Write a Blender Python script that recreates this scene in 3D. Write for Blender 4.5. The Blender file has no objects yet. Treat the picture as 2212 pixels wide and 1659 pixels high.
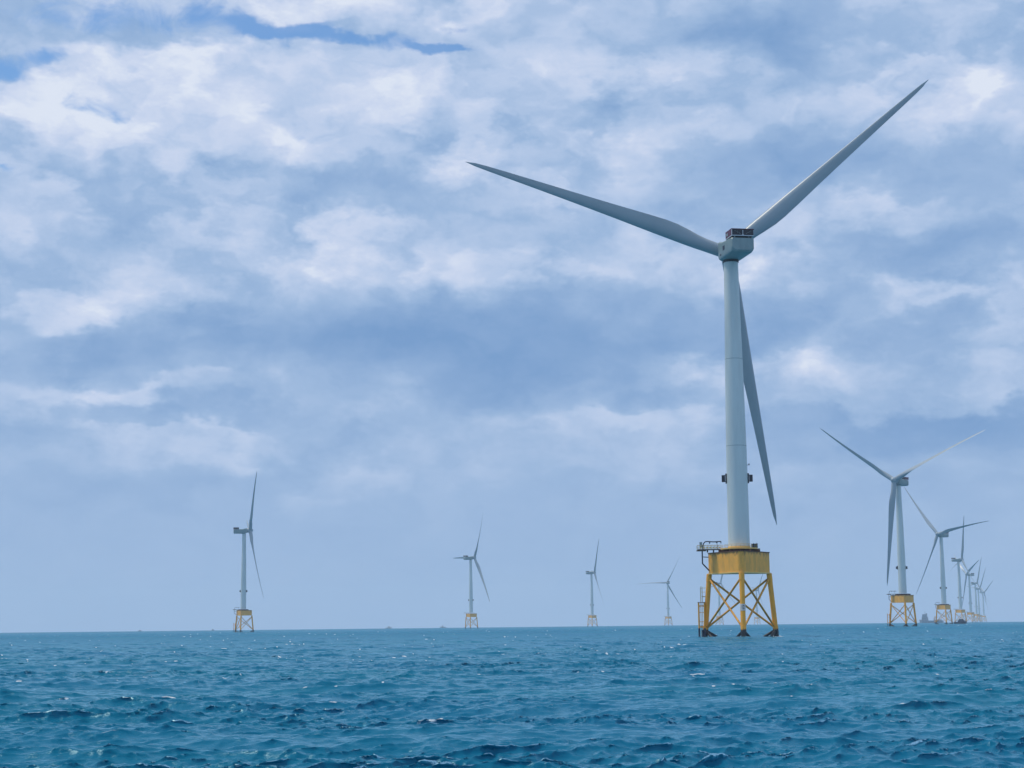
import bpy, math, random
import numpy as np
from mathutils import Vector, Matrix

random.seed(7)
scene = bpy.context.scene
COL = scene.collection
R = math.radians

# ------------------------------------------------------------------ the place
RE = 7.4e6                      # earth radius incl. refraction
CAM_H = 4.16                    # eye height on the boat deck
F_PX, PITCH, ROLL = 3697.3, R(8.0218), R(-0.6209)
HUB, OVER, BLADE_L = 116.0, 7.0, 84.4
TILT = R(5)
SUN_EL, SUN_AZ = R(64), R(-72)  # azimuth from +Y towards +X


def drop(x, y):
    return (x * x + y * y) / (2 * RE)


def pix_dir(x, y):
    """direction of a point of the photograph (2212 x 1659 reading)"""
    Fw = Vector((0, math.cos(PITCH), math.sin(PITCH)))
    U0 = Vector((0, -math.sin(PITCH), math.cos(PITCH)))
    R0 = Vector((1, 0, 0))
    Rt = math.cos(ROLL) * R0 + math.sin(ROLL) * U0
    Up = -math.sin(ROLL) * R0 + math.cos(ROLL) * U0
    return (Fw + (x - 1106) / F_PX * Rt - (y - 829.5) / F_PX * Up).normalized()


def azel(x, y):
    d = pix_dir(x, y)
    return math.atan2(d.x, d.y), math.asin(d.z)


def spot(px, dist):
    a, _ = azel(px, 1353)
    return dist * math.sin(a), dist * math.cos(a)


# ------------------------------------------------------------------ materials
def new_mat(name):
    m = bpy.data.materials.new(name)
    m.use_nodes = True
    nt = m.node_tree
    b = nt.nodes['Principled BSDF']
    return m, nt, b


def rgb(c):
    return (c[0], c[1], c[2], 1)


def painted(name, col, rough=0.45, dirt=(0.3, 0.3, 0.28), amount=0.25, scale=0.4, growth=False,
            rust=None, streak=1.0, metallic=0.0):
    """paint with patchy wear; growth: dark weed and mussels on everything in the splash zone"""
    m, nt, b = new_mat(name)
    N, Lk = nt.nodes, nt.links
    tc = N.new('ShaderNodeTexCoord')
    mp = N.new('ShaderNodeMapping')
    mp.inputs['Scale'].default_value = (scale, scale, scale / (1 + 2 * streak))
    Lk.new(tc.outputs['Object'], mp.inputs[0])
    n1 = N.new('ShaderNodeTexNoise')
    n1.inputs['Scale'].default_value = 1.0
    n1.inputs['Detail'].default_value = 8
    n1.inputs['Roughness'].default_value = 0.65
    Lk.new(mp.outputs[0], n1.inputs['Vector'])
    r1 = N.new('ShaderNodeMapRange')
    r1.inputs[1].default_value = 0.42
    r1.inputs[2].default_value = 0.78
    r1.inputs[3].default_value = 0.0
    r1.inputs[4].default_value = amount
    Lk.new(n1.outputs[0], r1.inputs[0])
    mx = N.new('ShaderNodeMix')
    mx.data_type = 'RGBA'
    mx.inputs[6].default_value = rgb(col)
    mx.inputs[7].default_value = rgb(dirt)
    Lk.new(r1.outputs[0], mx.inputs[0])
    last = mx.outputs[2]
    if rust:
        n2 = N.new('ShaderNodeTexNoise')
        n2.inputs['Scale'].default_value = 2.3
        n2.inputs['Detail'].default_value = 10
        n2.inputs['Roughness'].default_value = 0.7
        Lk.new(mp.outputs[0], n2.inputs['Vector'])
        r2 = N.new('ShaderNodeMapRange')
        r2.inputs[1].default_value = 0.60
        r2.inputs[2].default_value = 0.70
        r2.inputs[4].default_value = 0.75
        Lk.new(n2.outputs[0], r2.inputs[0])
        fac = r2.outputs[0]
        if len(rust) > 1:      # streaks run down from a weathered top edge at height rust[1]
            sx = N.new('ShaderNodeSeparateXYZ')
            Lk.new(tc.outputs['Object'], sx.inputs[0])
            rz = N.new('ShaderNodeMapRange')
            rz.inputs[1].default_value = rust[1] - 2.6
            rz.inputs[2].default_value = rust[1]
            rz.inputs[3].default_value = -0.08
            rz.inputs[4].default_value = 0.22
            Lk.new(sx.outputs[2], rz.inputs[0])
            ad = N.new('ShaderNodeMath')
            ad.operation = 'ADD'
            Lk.new(n2.outputs[0], ad.inputs[0])
            Lk.new(rz.outputs[0], ad.inputs[1])
            Lk.new(ad.outputs[0], r2.inputs[0])
        m2 = N.new('ShaderNodeMix')
        m2.data_type = 'RGBA'
        m2.inputs[7].default_value = rgb(rust[0])
        Lk.new(fac, m2.inputs[0])
        Lk.new(last, m2.inputs[6])
        last = m2.outputs[2]
    if growth:
        sx = N.new('ShaderNodeSeparateXYZ')
        Lk.new(tc.outputs['Object'], sx.inputs[0])
        n3 = N.new('ShaderNodeTexNoise')
        n3.inputs['Scale'].default_value = 1.6
        n3.inputs['Detail'].default_value = 6
        Lk.new(tc.outputs['Object'], n3.inputs['Vector'])
        ad = N.new('ShaderNodeMath')
        ad.operation = 'MULTIPLY_ADD'
        Lk.new(n3.outputs[0], ad.inputs[0])
        ad.inputs[1].default_value = 1.3
        Lk.new(sx.outputs[2], ad.inputs[2])
        r3 = N.new('ShaderNodeMapRange')
        r3.inputs[1].default_value = 2.75
        r3.inputs[2].default_value = 3.25
        r3.inputs[3].default_value = 1.0
        r3.inputs[4].default_value = 0.0
        Lk.new(ad.outputs[0], r3.inputs[0])
        m3 = N.new('ShaderNodeMix')
        m3.data_type = 'RGBA'
        m3.inputs[7].default_value = rgb((0.012, 0.013, 0.018))
        Lk.new(r3.outputs[0], m3.inputs[0])
        Lk.new(last, m3.inputs[6])
        last = m3.outputs[2]
    Lk.new(last, b.inputs['Base Color'])
    b.inputs['Roughness'].default_value = rough
    b.inputs['Metallic'].default_value = metallic
    bp = N.new('ShaderNodeBump')
    bp.inputs['Strength'].default_value = 0.08
    bp.inputs['Distance'].default_value = 0.05
    Lk.new(n1.outputs[0], bp.inputs['Height'])
    Lk.new(bp.outputs[0], b.inputs['Normal'])
    return m


M = {}
M['tower'] = painted('tower_paint', (0.63, 0.67, 0.65), 0.45, (0.34, 0.38, 0.38), 0.5, 0.25, streak=3)
M['blade'] = painted('blade_gelcoat', (0.33, 0.38, 0.41), 0.30, (0.22, 0.25, 0.27), 0.4, 0.15)
M['nacelle'] = painted('nacelle_paint', (0.25, 0.32, 0.32), 0.42, (0.15, 0.21, 0.21), 0.6, 0.6)
M['frame'] = painted('light_grey_frame', (0.55, 0.55, 0.58), 0.4, (0.5, 0.5, 0.5), 0.2, 1.0)
M['yellow'] = painted('yellow_coating', (0.96, 0.41, 0.025), 0.55, (0.46, 0.24, 0.05), 0.7, 0.5, growth=True,
                      rust=((0.20, 0.085, 0.02),))
M['brace'] = painted('shade_darkened_brace_coating', (0.80, 0.36, 0.03), 0.6, (0.08, 0.05, 0.03), 0.85, 0.4, growth=True,  # duller base and near-black blotches put the braces' underside shade into the colour
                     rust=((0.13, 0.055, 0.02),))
M['box'] = painted('weathered_yellow_plate', (0.94, 0.43, 0.055), 0.6, (0.44, 0.25, 0.06), 0.8, 0.6,
                   rust=((0.15, 0.075, 0.02), 24.8))
M['lip'] = painted('pale_yellow_edge', (0.88, 0.54, 0.14), 0.5, (0.6, 0.4, 0.12), 0.4, 0.8)
M['rust'] = painted('rusty_steel', (0.14, 0.05, 0.022), 0.8, (0.05, 0.025, 0.015), 0.7, 1.0, streak=0)
M['dark'] = painted('dark_blue_steel', (0.02, 0.028, 0.06), 0.5, (0.05, 0.05, 0.06), 0.4, 1.0)
M['deck'] = painted('deck_grating', (0.10, 0.075, 0.05), 0.8, (0.05, 0.03, 0.02), 0.6, 1.0)
M['rail'] = painted('yellow_rail', (0.60, 0.44, 0.14), 0.5, (0.15, 0.15, 0.12), 0.6, 1.0)
M['cooler'] = painted('cooler_fins', (0.010, 0.006, 0.016), 0.5, (0.03, 0.03, 0.05), 0.4, 2.0)
M['maroon'] = painted('maroon_panel', (0.11, 0.012, 0.04), 0.45, (0.06, 0.01, 0.04), 0.4, 1.5)
M['black'] = painted('black_panel', (0.012, 0.012, 0.025), 0.6, (0.03, 0.03, 0.03), 0.3, 1.0)
M['sign'] = painted('sign_face', (0.62, 0.58, 0.55), 0.5, (0.4, 0.36, 0.3), 0.4, 1.0)
M['shipgrey'] = painted('ship_grey', (0.27, 0.31, 0.36), 0.5, (0.1, 0.12, 0.14), 0.5, 0.3)
M['shipwhite'] = painted('ship_white', (0.42, 0.44, 0.46), 0.5, (0.3, 0.3, 0.3), 0.4, 0.3)
M['navy'] = painted('navy_hull', (0.01, 0.016, 0.05), 0.35, (0.03, 0.03, 0.05), 0.4, 0.5)
M['glass'] = painted('dark_window', (0.01, 0.012, 0.016), 0.1, (0.02, 0.02, 0.02), 0.1, 1.0)


# ------------------------------------------------------------------ mesh helper
class MB:
    def __init__(self):
        self.v, self.f = [], []

    def add(self, vs, fs):
        o = len(self.v)
        self.v += [tuple(p) for p in vs]
        self.f += [tuple(i + o for i in q) for q in fs]
        return self

    def box(self, c, s, rz=0.0, mat=None):
        hx, hy, hz = s[0] / 2, s[1] / 2, s[2] / 2
        vs = [Vector((x, y, z)) for z in (-hz, hz) for x, y in ((-hx, -hy), (hx, -hy), (hx, hy), (-hx, hy))]
        rm = Matrix.Rotation(rz, 3, 'Z') if mat is None else mat
        vs = [rm @ p + Vector(c) for p in vs]
        return self.add(vs, [(3, 2, 1, 0), (4, 5, 6, 7), (0, 1, 5, 4), (1, 2, 6, 5), (2, 3, 7, 6), (3, 0, 4, 7)])

    def tube(self, p, q, r0, r1=None, n=12, caps=True):
        p, q = Vector(p), Vector(q)
        r1 = r0 if r1 is None else r1
        d = (q - p).normalized()
        a = d.orthogonal().normalized()
        b = d.cross(a)
        vs = []
        for c, r in ((p, r0), (q, r1)):
            for i in range(n):
                t = 2 * math.pi * i / n
                vs.append(c + r * (math.cos(t) * a + math.sin(t) * b))
        fs = [(i, (i + 1) % n, n + (i + 1) % n, n + i) for i in range(n)]
        if caps:
            fs += [tuple(range(n))[::-1], tuple(range(n, 2 * n))]
        return self.add(vs, fs)

    def path(self, pts, r, n=8):
        pts = [Vector(p) for p in pts]
        rings = []
        prev = None
        for i, p in enumerate(pts):
            d = (pts[min(i + 1, len(pts) - 1)] - pts[max(i - 1, 0)]).normalized()
            a = d.orthogonal().normalized() if prev is None else (prev - d * prev.dot(d)).normalized()
            prev = a
            b = d.cross(a)
            rings.append([p + r * (math.cos(2 * math.pi * k / n) * a + math.sin(2 * math.pi * k / n) * b) for k in range(n)])
        return self.loft(rings)

    def loft(self, rings, cap0=True, cap1=True):
        n = len(rings[0])
        vs = [p for rg in rings for p in rg]
        fs = []
        for j in range(len(rings) - 1):
            for i in range(n):
                a, b = j * n + i, j * n + (i + 1) % n
                fs.append((a, b, b + n, a + n))
        if cap0:
            fs.append(tuple(range(n))[::-1])
        if cap1:
            k = (len(rings) - 1) * n
            fs.append(tuple(range(k, k + n)))
        return self.add(vs, fs)

    def lathe(self, prof, n=48, c=(0, 0), cap0=True, cap1=True):
        rings = [[(c[0] + r * math.cos(2 * math.pi * i / n), c[1] + r * math.sin(2 * math.pi * i / n), z) for i in range(n)]
                 for r, z in prof]
        return self.loft(rings, cap0, cap1)

    def build(self, name, mat, parent=None, angle=35):
        me = bpy.data.meshes.new(name)
        me.from_pydata(self.v, [], self.f)
        me.validate()
        me.materials.append(mat)
        me.polygons.foreach_set('use_smooth', [True] * len(me.polygons))
        me.set_sharp_from_angle(angle=R(angle))
        o = bpy.data.objects.new(name, me)
        COL.objects.link(o)
        if parent:
            o.parent = parent
        return o


def tag(o, label, cat, group=None):
    o['label'] = label
    o['category'] = cat
    if group:
        o['group'] = group


def empty(name, loc):
    o = bpy.data.objects.new(name, None)
    o.empty_display_size = 1.0
    COL.objects.link(o)
    o.location = loc
    return o


# ------------------------------------------------------------------ turbine, in its own metres
FRONT = math.atan2(-math.cos(R(4.8)), -math.sin(R(4.8)))
CORNER = [FRONT, FRONT - R(120), FRONT + R(120)]        # front, left, right leg


def leg_pt(k, z):
    rr = 12.05 - (12.05 - 10.15) * z / 18.5
    return Vector((rr * math.cos(CORNER[k]), rr * math.sin(CORNER[k]), z))


def tri_ring(rc, rad, z, n=10):
    pts = []
    for a in sorted(CORNER):
        for i in range(n + 1):
            t = a - R(60) + R(120) * i / n
            pts.append((rc * math.cos(a) + rad * math.cos(t), rc * math.sin(a) + rad * math.sin(t), z))
    return pts


def naca(n=18):
    """closed outline, x from leading edge 0 to trailing edge 1, y = camber side up"""
    xs = [0.5 * (1 - math.cos(math.pi * i / n)) for i in range(n + 1)]
    th = [5 * (0.2969 * math.sqrt(x) - 0.126 * x - 0.3516 * x * x + 0.2843 * x ** 3 - 0.1036 * x ** 4) for x in xs]
    up = [(x, t) for x, t in zip(xs, th)]
    lo = [(x, -t) for x, t in zip(xs, th)]
    return up + lo[::-1][1:-1]


def blade_mesh():
    # r, chord, rel. thickness, twist(deg), roundness 1 = circle
    st = [(1.4, 3.9, 1.0, 16, 1.0), (4.0, 3.9, 1.0, 16, 1.0), (7.0, 3.95, 0.96, 16, .9), (10.0, 4.3, .78, 15, .55),
          (13.0, 4.8, .60, 14, .25), (17.0, 5.25, .46, 12.5, .05), (21.0, 5.25, .38, 11, 0), (27.0, 4.8, .32, 9, 0),
          (35.0, 4.1, .28, 7, 0), (44.0, 3.45, .25, 5, 0), (54.0, 2.8, .22, 3.5, 0), (64.0, 2.2, .20, 2, 0),
          (72.0, 1.75, .19, 1, 0), (78.0, 1.35, .18, .5, 0), (81.5, .95, .18, 0, 0), (82.9, .5, .2, 0, 0), (BLADE_L, .12, .3, 0, 0)]
    sec = naca()
    n = len(sec)
    rings = []
    for r, c, t, tw, w in st:
        ring = []
        pa = 0.5 * w + 0.36 * (1 - w)
        s = r / BLADE_L
        yb = 2.4 * s * s + 1.4 * s ** 3          # pre-bend, upwind
        b = R(tw + 5)
        for i, (x, y) in enumerate(sec):
            ax, ay = (pa - x) * c, y * t * c * (1.05 if y < 0 else .95) - (0.12 * t * c * (1 - (2 * x - 1) ** 2) if w < .5 else 0)
            ph = math.acos(max(-1, min(1, 1 - 2 * x)))
            cx, cy = 0.5 * c * math.cos(ph), 0.5 * c * math.sin(ph) * (1 if i <= n // 2 else -1)
            px, py = ax * (1 - w) + cx * w, ay * (1 - w) + cy * w
            # local: -X to leading edge, +Y upwind, +Z span
            ring.append((py * math.sin(b) - px * math.cos(b), px * math.sin(b) + py * math.cos(b) + yb, r))
        rings.append(ring[::-1])
    return MB().loft(rings)


def build_turbine():
    t = empty('wind_turbine', (0, 0, 0))
    A = {}
    # --- jacket
    for k in range(3):
        m = MB()
        m.tube(leg_pt(k, -6), leg_pt(k, 18.6), .74, .74, 20)
        for z0, z1 in ((1.0, 3.3), (16.3, 18.4)):
            m.tube(leg_pt(k, z0), leg_pt(k, z1), .81, .81, 20)
        m.build('leg', M['yellow'], t)
    for a, b in ((0, 1), (1, 2), (2, 0)):
        for p, q in ((a, b), (b, a)):
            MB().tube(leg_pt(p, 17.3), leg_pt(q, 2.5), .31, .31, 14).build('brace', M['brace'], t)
            e = leg_pt(p, 2.0).lerp(leg_pt(q, -10.5), .55)
            MB().tube(leg_pt(p, 2.0), e, .42, .42, 14).build('lower_brace', M['yellow'], t)
    # --- box shaped transition piece
    m = MB()
    m.loft([tri_ring(8.85, 1.3, 18.75), tri_ring(8.85, 1.3, 24.55)])
    A['box'] = m.build('platform_box', M['box'], t, 60)
    m = MB()
    m.loft([tri_ring(8.9, 1.42, 18.42), tri_ring(8.9, 1.42, 18.75)])
    m.build('bottom_flange', M['lip'], A['box'], 50)
    m = MB()
    m.loft([tri_ring(8.9, 1.42, 24.55), tri_ring(8.9, 1.42, 24.78)])
    m.build('top_flange', M['rust'], A['box'], 50)
    # brackets between box and tower
    m = MB()
    m.lathe([(5.2, 24.78), (4.3, 25.15), (3.6, 25.5)], 40)
    for i in range(12):
        a = i * math.pi / 6 + CORNER[0]
        m.box((4.9 * math.cos(a), 4.9 * math.sin(a), 25.1), (2.4, .12, .62), a)
    m.build('tower_bracket', M['rust'], t)
    # --- deck
    dk = MB()
    dk.lathe([(3.4, 25.52), (5.3, 25.52), (5.3, 25.78), (3.4, 25.78)], 48)
    dk.box((-7.6, 2.2, 25.62), (8.8, 2.6, .24))
    dk.box((-10.9, 2.2, 25.35), (2.6, 3.2, .3))
    dk.box((5.3, .4, 25.6), (1.5, 1.8, .2))
    for x in (-5.5, -7.3, -9.1):
        dk.box((x, 2.2, 25.16), (.18, 2.3, .68))
    A['deck'] = dk.build('deck', M['deck'], t)
    MB().lathe([(5.32, 25.5), (5.42, 25.5), (5.42, 25.86), (5.32, 25.86)], 48).build('deck_edge', M['lip'], A['deck'])
    rl = MB()
    for zz, r in ((26.9, .045), (26.4, .035), (26.0, .03)):
        ring = [(5.2 * math.cos(a), 5.2 * math.sin(a), zz) for a in np.linspace(R(-150), R(150), 40)]
        rl.path(ring, r, 6)
        rl.path([(-4.9, .95, zz), (-12.1, .95, zz), (-12.1, 3.4, zz), (-4.9, 3.4, zz)], r, 6)
    for a in np.linspace(R(-150), R(150), 22):
        rl.tube((5.2 * math.cos(a), 5.2 * math.sin(a), 25.78), (5.2 * math.cos(a), 5.2 * math.sin(a), 26.9), .04, n=6)
    for x in np.linspace(-12.1, -4.9, 8):
        for y in (.95, 3.4):
            rl.tube((x, y, 25.7), (x, y, 26.9), .045, n=6)
    rl.build('railing', M['rail'], A['deck'])
    for x in np.linspace(-11.2, -5.6, 7):
        MB().box((x, .88, 26.15), (.5, .05, .35)).build('toe_panel', M['lip'], A['deck'])
    # --- davit crane on the gangway end
    cr = MB()
    cr.path([(-10.45, 2.2, 25.7), (-10.4, 2.2, 26.8), (-10.15, 2.2, 27.5), (-9.7, 2.2, 27.95), (-9.1, 2.2, 28.05),
             (-7.4, 2.2, 27.9), (-5.0, 2.2, 28.0)], .17, 10)
    cr.tube((-5.05, 2.2, 28.05), (-5.05, 2.2, 27.4), .13, .13, 8)
    cr.tube((-8.5, 2.2, 27.75), (-8.3, 2.2, 27.45), .22, .22, 8)
    cr.box((-6.3, 2.2, 27.75), (.5, .35, .4))
    cr.tube((-6.2, 2.2, 25.7), (-6.2, 2.2, 27.7), .06, .06, 6)
    cr.build('davit_crane', M['dark'], t)
    cb = MB()
    cb.box((-11.0, 2.2, 27.0), (.75, .6, 1.5))
    cb.box((-11.0, 2.2, 27.8), (.85, .7, .1))
    cb.build('control_cabinet', M['nacelle'], t)
    sb = MB()
    sb.tube((-10.65, 2.2, 25.3), (-10.65, 2.2, 21.5), .2, .2, 10)
    sb.tube((-10.65, 2.2, 21.55), (-8.5, 4.6, 19.6), .2, .2, 10)
    sb.tube((-10.65, 2.2, 23.5), (-8.6, 4.6, 23.5), .13, .13, 8)
    sb.build('support_bracket', M['dark'], t)
    for x, w, h in ((3.55, .75, 1.0), (4.75, 1.05, 1.15)):
        m = MB()
        m.box((x, -.9 if x > 4 else -3.4, 25.85 + h / 2), (w, .8, h))
        m.box((x, -.9 if x > 4 else -3.4, 25.85 + h + .06), (w + .14, .94, .12))
        m.tube((x + w * .3, -.9 if x > 4 else -3.4, 25.85 + h), (x + w * .3, -.9 if x > 4 else -3.4, 26.2 + h), .06, n=6)
        m.build('equipment_cabinet', M['dark'], t)
    # --- boat landing beside the left leg
    L0 = leg_pt(1, 6)
    cx, cy = L0.x - 1.5, L0.y - .9
    m = MB()
    for dx in (-.85, .85):
        m.tube((cx + dx, cy, -4), (cx + dx, cy, 10.2), .25, .25, 12)
    for z in (2.9, 4.6, 7.3, 9.0):
        m.tube((cx - .85, cy, z), (cx + .85, cy, z), .08, .08, 8)
    for z in (3.2, 9.3):
        q = leg_pt(1, z)
        for dx in (-.85, .85):
            m.tube((cx + dx, cy, z), q, .12, .12, 8)
    A['landing'] = m.build('boat_landing', M['yellow'], t)
    m = MB()
    for dx in (-.26, .26):
        m.tube((cx + dx, cy + .15, -2), (cx + dx, cy + .15, 10.2), .05, .05, 6)
        m.tube((cx + .1 + dx, cy + .7, 10.2), (cx + .1 + dx, cy + .7, 14.6), .09, .09, 6)
    for i in range(30):
        m.tube((cx - .26, cy + .15, .4 + i * .33), (cx + .26, cy + .15, .4 + i * .33), .04, n=5)
    for i in range(13):
        m.tube((cx - .16, cy + .7, 10.4 + i * .33), (cx + .36, cy + .7, 10.4 + i * .33), .025, n=5)
    for z in (12.0, 13.3, 14.5):
        m.tube((cx + .1, cy + .7, z), leg_pt(1, z), .06, .06, 6)
    m.path([(cx - .16, cy + .7, 14.6), (cx - .1, cy + .7, 14.85), (cx + .3, cy + .7, 14.85), (cx + .36, cy + .7, 14.6)], .06, 6)
    m.build('ladder', M['rail'], A['landing'])
    MB().box((cx, cy + .3, 10.25), (2.2, 1.5, .16)).build('rest_platform', M['rust'], A['landing'])
    MB().box((cx + .9, cy + 1.0, 11.9), (.9, .5, .12)).build('rest_platform', M['rust'], A['landing'])
    m = MB()
    for dx in (-.85, .85):
        m.tube((cx + dx, cy, -3.5), (cx + dx, cy, 2.7), .27, .27, 12)
    m.tube((cx + .2, cy + .1, -3.5), (cx + .2, cy + .1, 2.2), .3, .3, 12)
    m.build('fender', M['dark'], A['landing'])
    # --- number board on the front leg
    p0, p1 = leg_pt(0, 7.55), leg_pt(0, 9.45)
    sg = MB().tube(p0, p1, .80, .80, 24).build('number_board', M['sign'], t)
    cu = bpy.data.curves.new('digits', 'FONT')
    cu.body = '12'
    cu.size = 1.55
    cu.align_x = 'CENTER'
    cu.align_y = 'CENTER'
    cu.extrude = .03
    tmp = bpy.data.objects.new('digits', cu)
    COL.objects.link(tmp)
    dg = bpy.context.evaluated_depsgraph_get()
    me = bpy.data.meshes.new_from_object(tmp.evaluated_get(dg))
    bpy.data.objects.remove(tmp)
    lean = (leg_pt(0, 9.45) - leg_pt(0, 7.55)).normalized()
    outw = Vector((math.cos(FRONT), math.sin(FRONT), 0))
    right = lean.cross(outw).normalized()
    outw = right.cross(lean)
    vs = []
    for v in me.vertices:
        th = v.co.x * .62 / .8
        vs.append(leg_pt(0, 8.5) + lean * v.co.y + (right * math.sin(th) + outw * math.cos(th)) * (.815 + v.co.z))
    fs = [tuple(p.vertices) for p in me.polygons]
    bpy.data.meshes.remove(me)
    MB().add(vs, fs).build('digits', M['black'], sg)
    # --- tower
    m = MB()
    prof = [(3.15, 26.2), (3.12, 40), (3.02, 56), (2.66, 80), (2.28, 98), (2.14, 111.9)]
    m.lathe(prof, 64)
    A['tower'] = m.build('tower', M['tower'], t)
    m = MB()
    m.lathe([(3.6, 25.5), (3.6, 25.95), (3.3, 25.95), (3.3, 26.35), (3.0, 26.35)], 48)
    m.build('base_flange', M['lip'], A['tower'])
    for z in (56, 82):
        m = MB()
        rr = np.interp(z, [p[1] for p in prof], [p[0] for p in prof])
        m.lathe([(rr - .05, z - .09), (rr + .018, z - .06), (rr + .018, z + .06), (rr - .05, z + .09)], 64)
        m.build('section_joint', M['nacelle'], A['tower'])
    side = Vector((-math.sin(FRONT), math.cos(FRONT), 0))
    if side.x < 0:
        side = -side
    for s in (-1, 1):
        d = side * s
        ang = math.atan2(d.y, d.x)
        m = MB()
        c = d * 4.05
        m.box((c.x, c.y, 46.4), (1.0, .5, 2.05), ang)
        c = d * 3.08
        m.box((c.x, c.y, 46.4), (.75, 1.0, 2.9), ang)
        for z in (45.6, 47.4):
            c = d * 3.5
            m.box((c.x, c.y, z), (.6, .16, .16), ang)
        m.build('signal_box', M['black'], t)
    m = MB()
    c = side * 3.0
    m.box((c.x, c.y - .3, 50.3), (1.5, .3, .14))
    m.tube((c.x + .55, c.y - .3, 50.3), (c.x + .55, c.y - .3, 50.75), .16, .12, 8)
    m.tube((c.x - .45, c.y - .5, 50.3), (c.x - .45, c.y - .5, 50.9), .10, .10, 8)
    m.build('lamp_bracket', M['dark'], t)

    # --- nacelle: +Y upwind, origin at tower top axis, hub height
    def sect(y, w, z0, z1, c, ct):
        h = w / 2
        return [(-h + c, y, z0), (h - c, y, z0), (h - c * .3, y, z0 + c * .35), (h, y, z0 + c), (h, y, z1 - ct), (h - ct, y, z1), (-h + ct, y, z1), (-h, y, z1 - ct),
                (-h, y, z0 + c), (-h + c * .3, y, z0 + c * .35)]
    m = MB()
    m.loft([sect(-12.0, 6.5, -3.2, .3, 1.2, .3), sect(-11.6, 6.9, -3.7, .5, 1.0, .3), sect(-10, 7.0, -3.9, .6, .9, .3),
            sect(-2, 7.0, -3.9, 1.2, .9, .4), sect(1.2, 6.9, -3.9, 2.0, .9, .5), sect(2.6, 6.0, -3.3, 2.2, 1.1, .8), sect(3.2, 4.6, -2.3, 2.0, 1.1, .8)][::-1])
    nac = m.build('nacelle', M['nacelle'], t, 30)
    m = MB()
    m.tube((0, 0, -4.6), (0, 0, -3.6), 2.35, 2.35, 40)
    m.build('yaw_collar', M['black'], nac)
    # cooler on the tail
    m = MB()
    m.box((0, -12.05, 1.0), (6.9, .35, .22))
    m.box((-3.36, -12.0, 1.95), (.16, .3, 1.7))
    m.box((0, -12.12, 1.9), (.17, .2, 1.5))
    m.box((.02, -12.14, 1.25), (.55, .16, .28))
    for x in (-3.3, 3.3):
        m.box((x, -9.0, 1.02), (.25, 5.7, .28))
    for x in (-2.2, 2.2):
        m.box((x, -7.2, .95), (.3, .3, 1.2))
        m.box((x, -11.0, .7), (.3, .3, .7))
    fr = m.build('cooler_frame', M['frame'], nac)
    m = MB()
    m.box((0, -11.85, 2.02), (6.5, .3, 1.75))
    m.box((3.32, -9.0, 2.0), (.2, 5.2, 1.7))
    m.box((0, -6.4, 2.0), (6.4, .25, 1.7))
    m.build('cooler_panel', M['cooler'], nac)
    MB().box((0, -9.2, 2.97), (6.95, 5.95, .22)).build('cooler_roof', M['maroon'], nac)
    m = MB()
    m.box((-3.36, -9.0, 2.0), (.2, 5.3, 1.7))
    m.build('side_panel', M['maroon'], nac)
    MB().box((-3.48, -7.9, 2.0), (.05, 1.5, .8)).build('side_marking', M['nacelle'], nac)
    for x0, z0, x1, z1 in ((-2.5, 2.5, -1.9, 2.2), (-1.6, 2.4, -1.5, 1.7), (-1.2, 1.9, -.7, 1.5), (1.0, 1.6, 2.6, 2.45)):
        MB().tube((x0, -12.03, z0), (x1, -12.03, z1), .035, .035, 6).build('cooler_strut', M['nacelle'], nac)
    MB().box((-3.52, -4.3, -1.1), (.12, 1.7, 1.3)).build('side_vent', M['dark'], nac)
    MB().box((-3.52, -1.2, -2.6), (.12, .9, .5)).build('side_vent', M['dark'], nac)
    m = MB()
    m.box((-2.6, -5.4, 1.5), (.9, .7, .5))
    m.tube((-2.6, -5.4, 1.0), (-2.6, -5.4, 2.9), .06, n=6)
    m.build('roof_sensor', M['dark'], nac)
    # --- rotor
    m = MB()
    rings = []
    for y, rr in ((3.0, 2.2), (3.6, 2.5), (5.2, 2.65), (7.2, 2.6), (8.6, 2.25), (9.6, 1.6), (10.2, .8), (10.4, .15)):
        rings.append([(rr * math.cos(2 * math.pi * i / 40), y - OVER, rr * math.sin(2 * math.pi * i / 40)) for i in range(40)])
    hub = m.loft(rings[::-1]).build('hub', M['blade'], t)
    me = blade_mesh().build('blade', M['blade'], t, 60)
    blades = [me]
    for i in range(2):
        b = me.copy()
        COL.objects.link(b)
        b.parent = t
        blades.append(b)
    return t


SMALL = ('toe_panel', 'deck_edge', 'digits', 'number_board', 'control_cabinet', 'equipment_cabinet', 'lamp_bracket', 'side_vent', 'roof_sensor',
         'side_marking', 'cooler_strut', 'section_joint', 'yaw_collar', 'railing', 'ladder', 'rest_platform', 'fender', 'base_flange', 'bottom_flange')
TINY = SMALL + ('top_flange', 'support_bracket', 'davit_crane', 'lower_brace', 'cooler_frame', 'side_panel', 'tower_bracket', 'boat_landing')


def base(n):
    return n.split('.')[0]


def copy_tree(o, parent=None, skip=()):
    c = o.copy()
    COL.objects.link(c)
    c.parent = parent
    for ch in list(o.children):
        if base(ch.name) not in skip:
            copy_tree(ch, c, skip)
    return c


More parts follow.
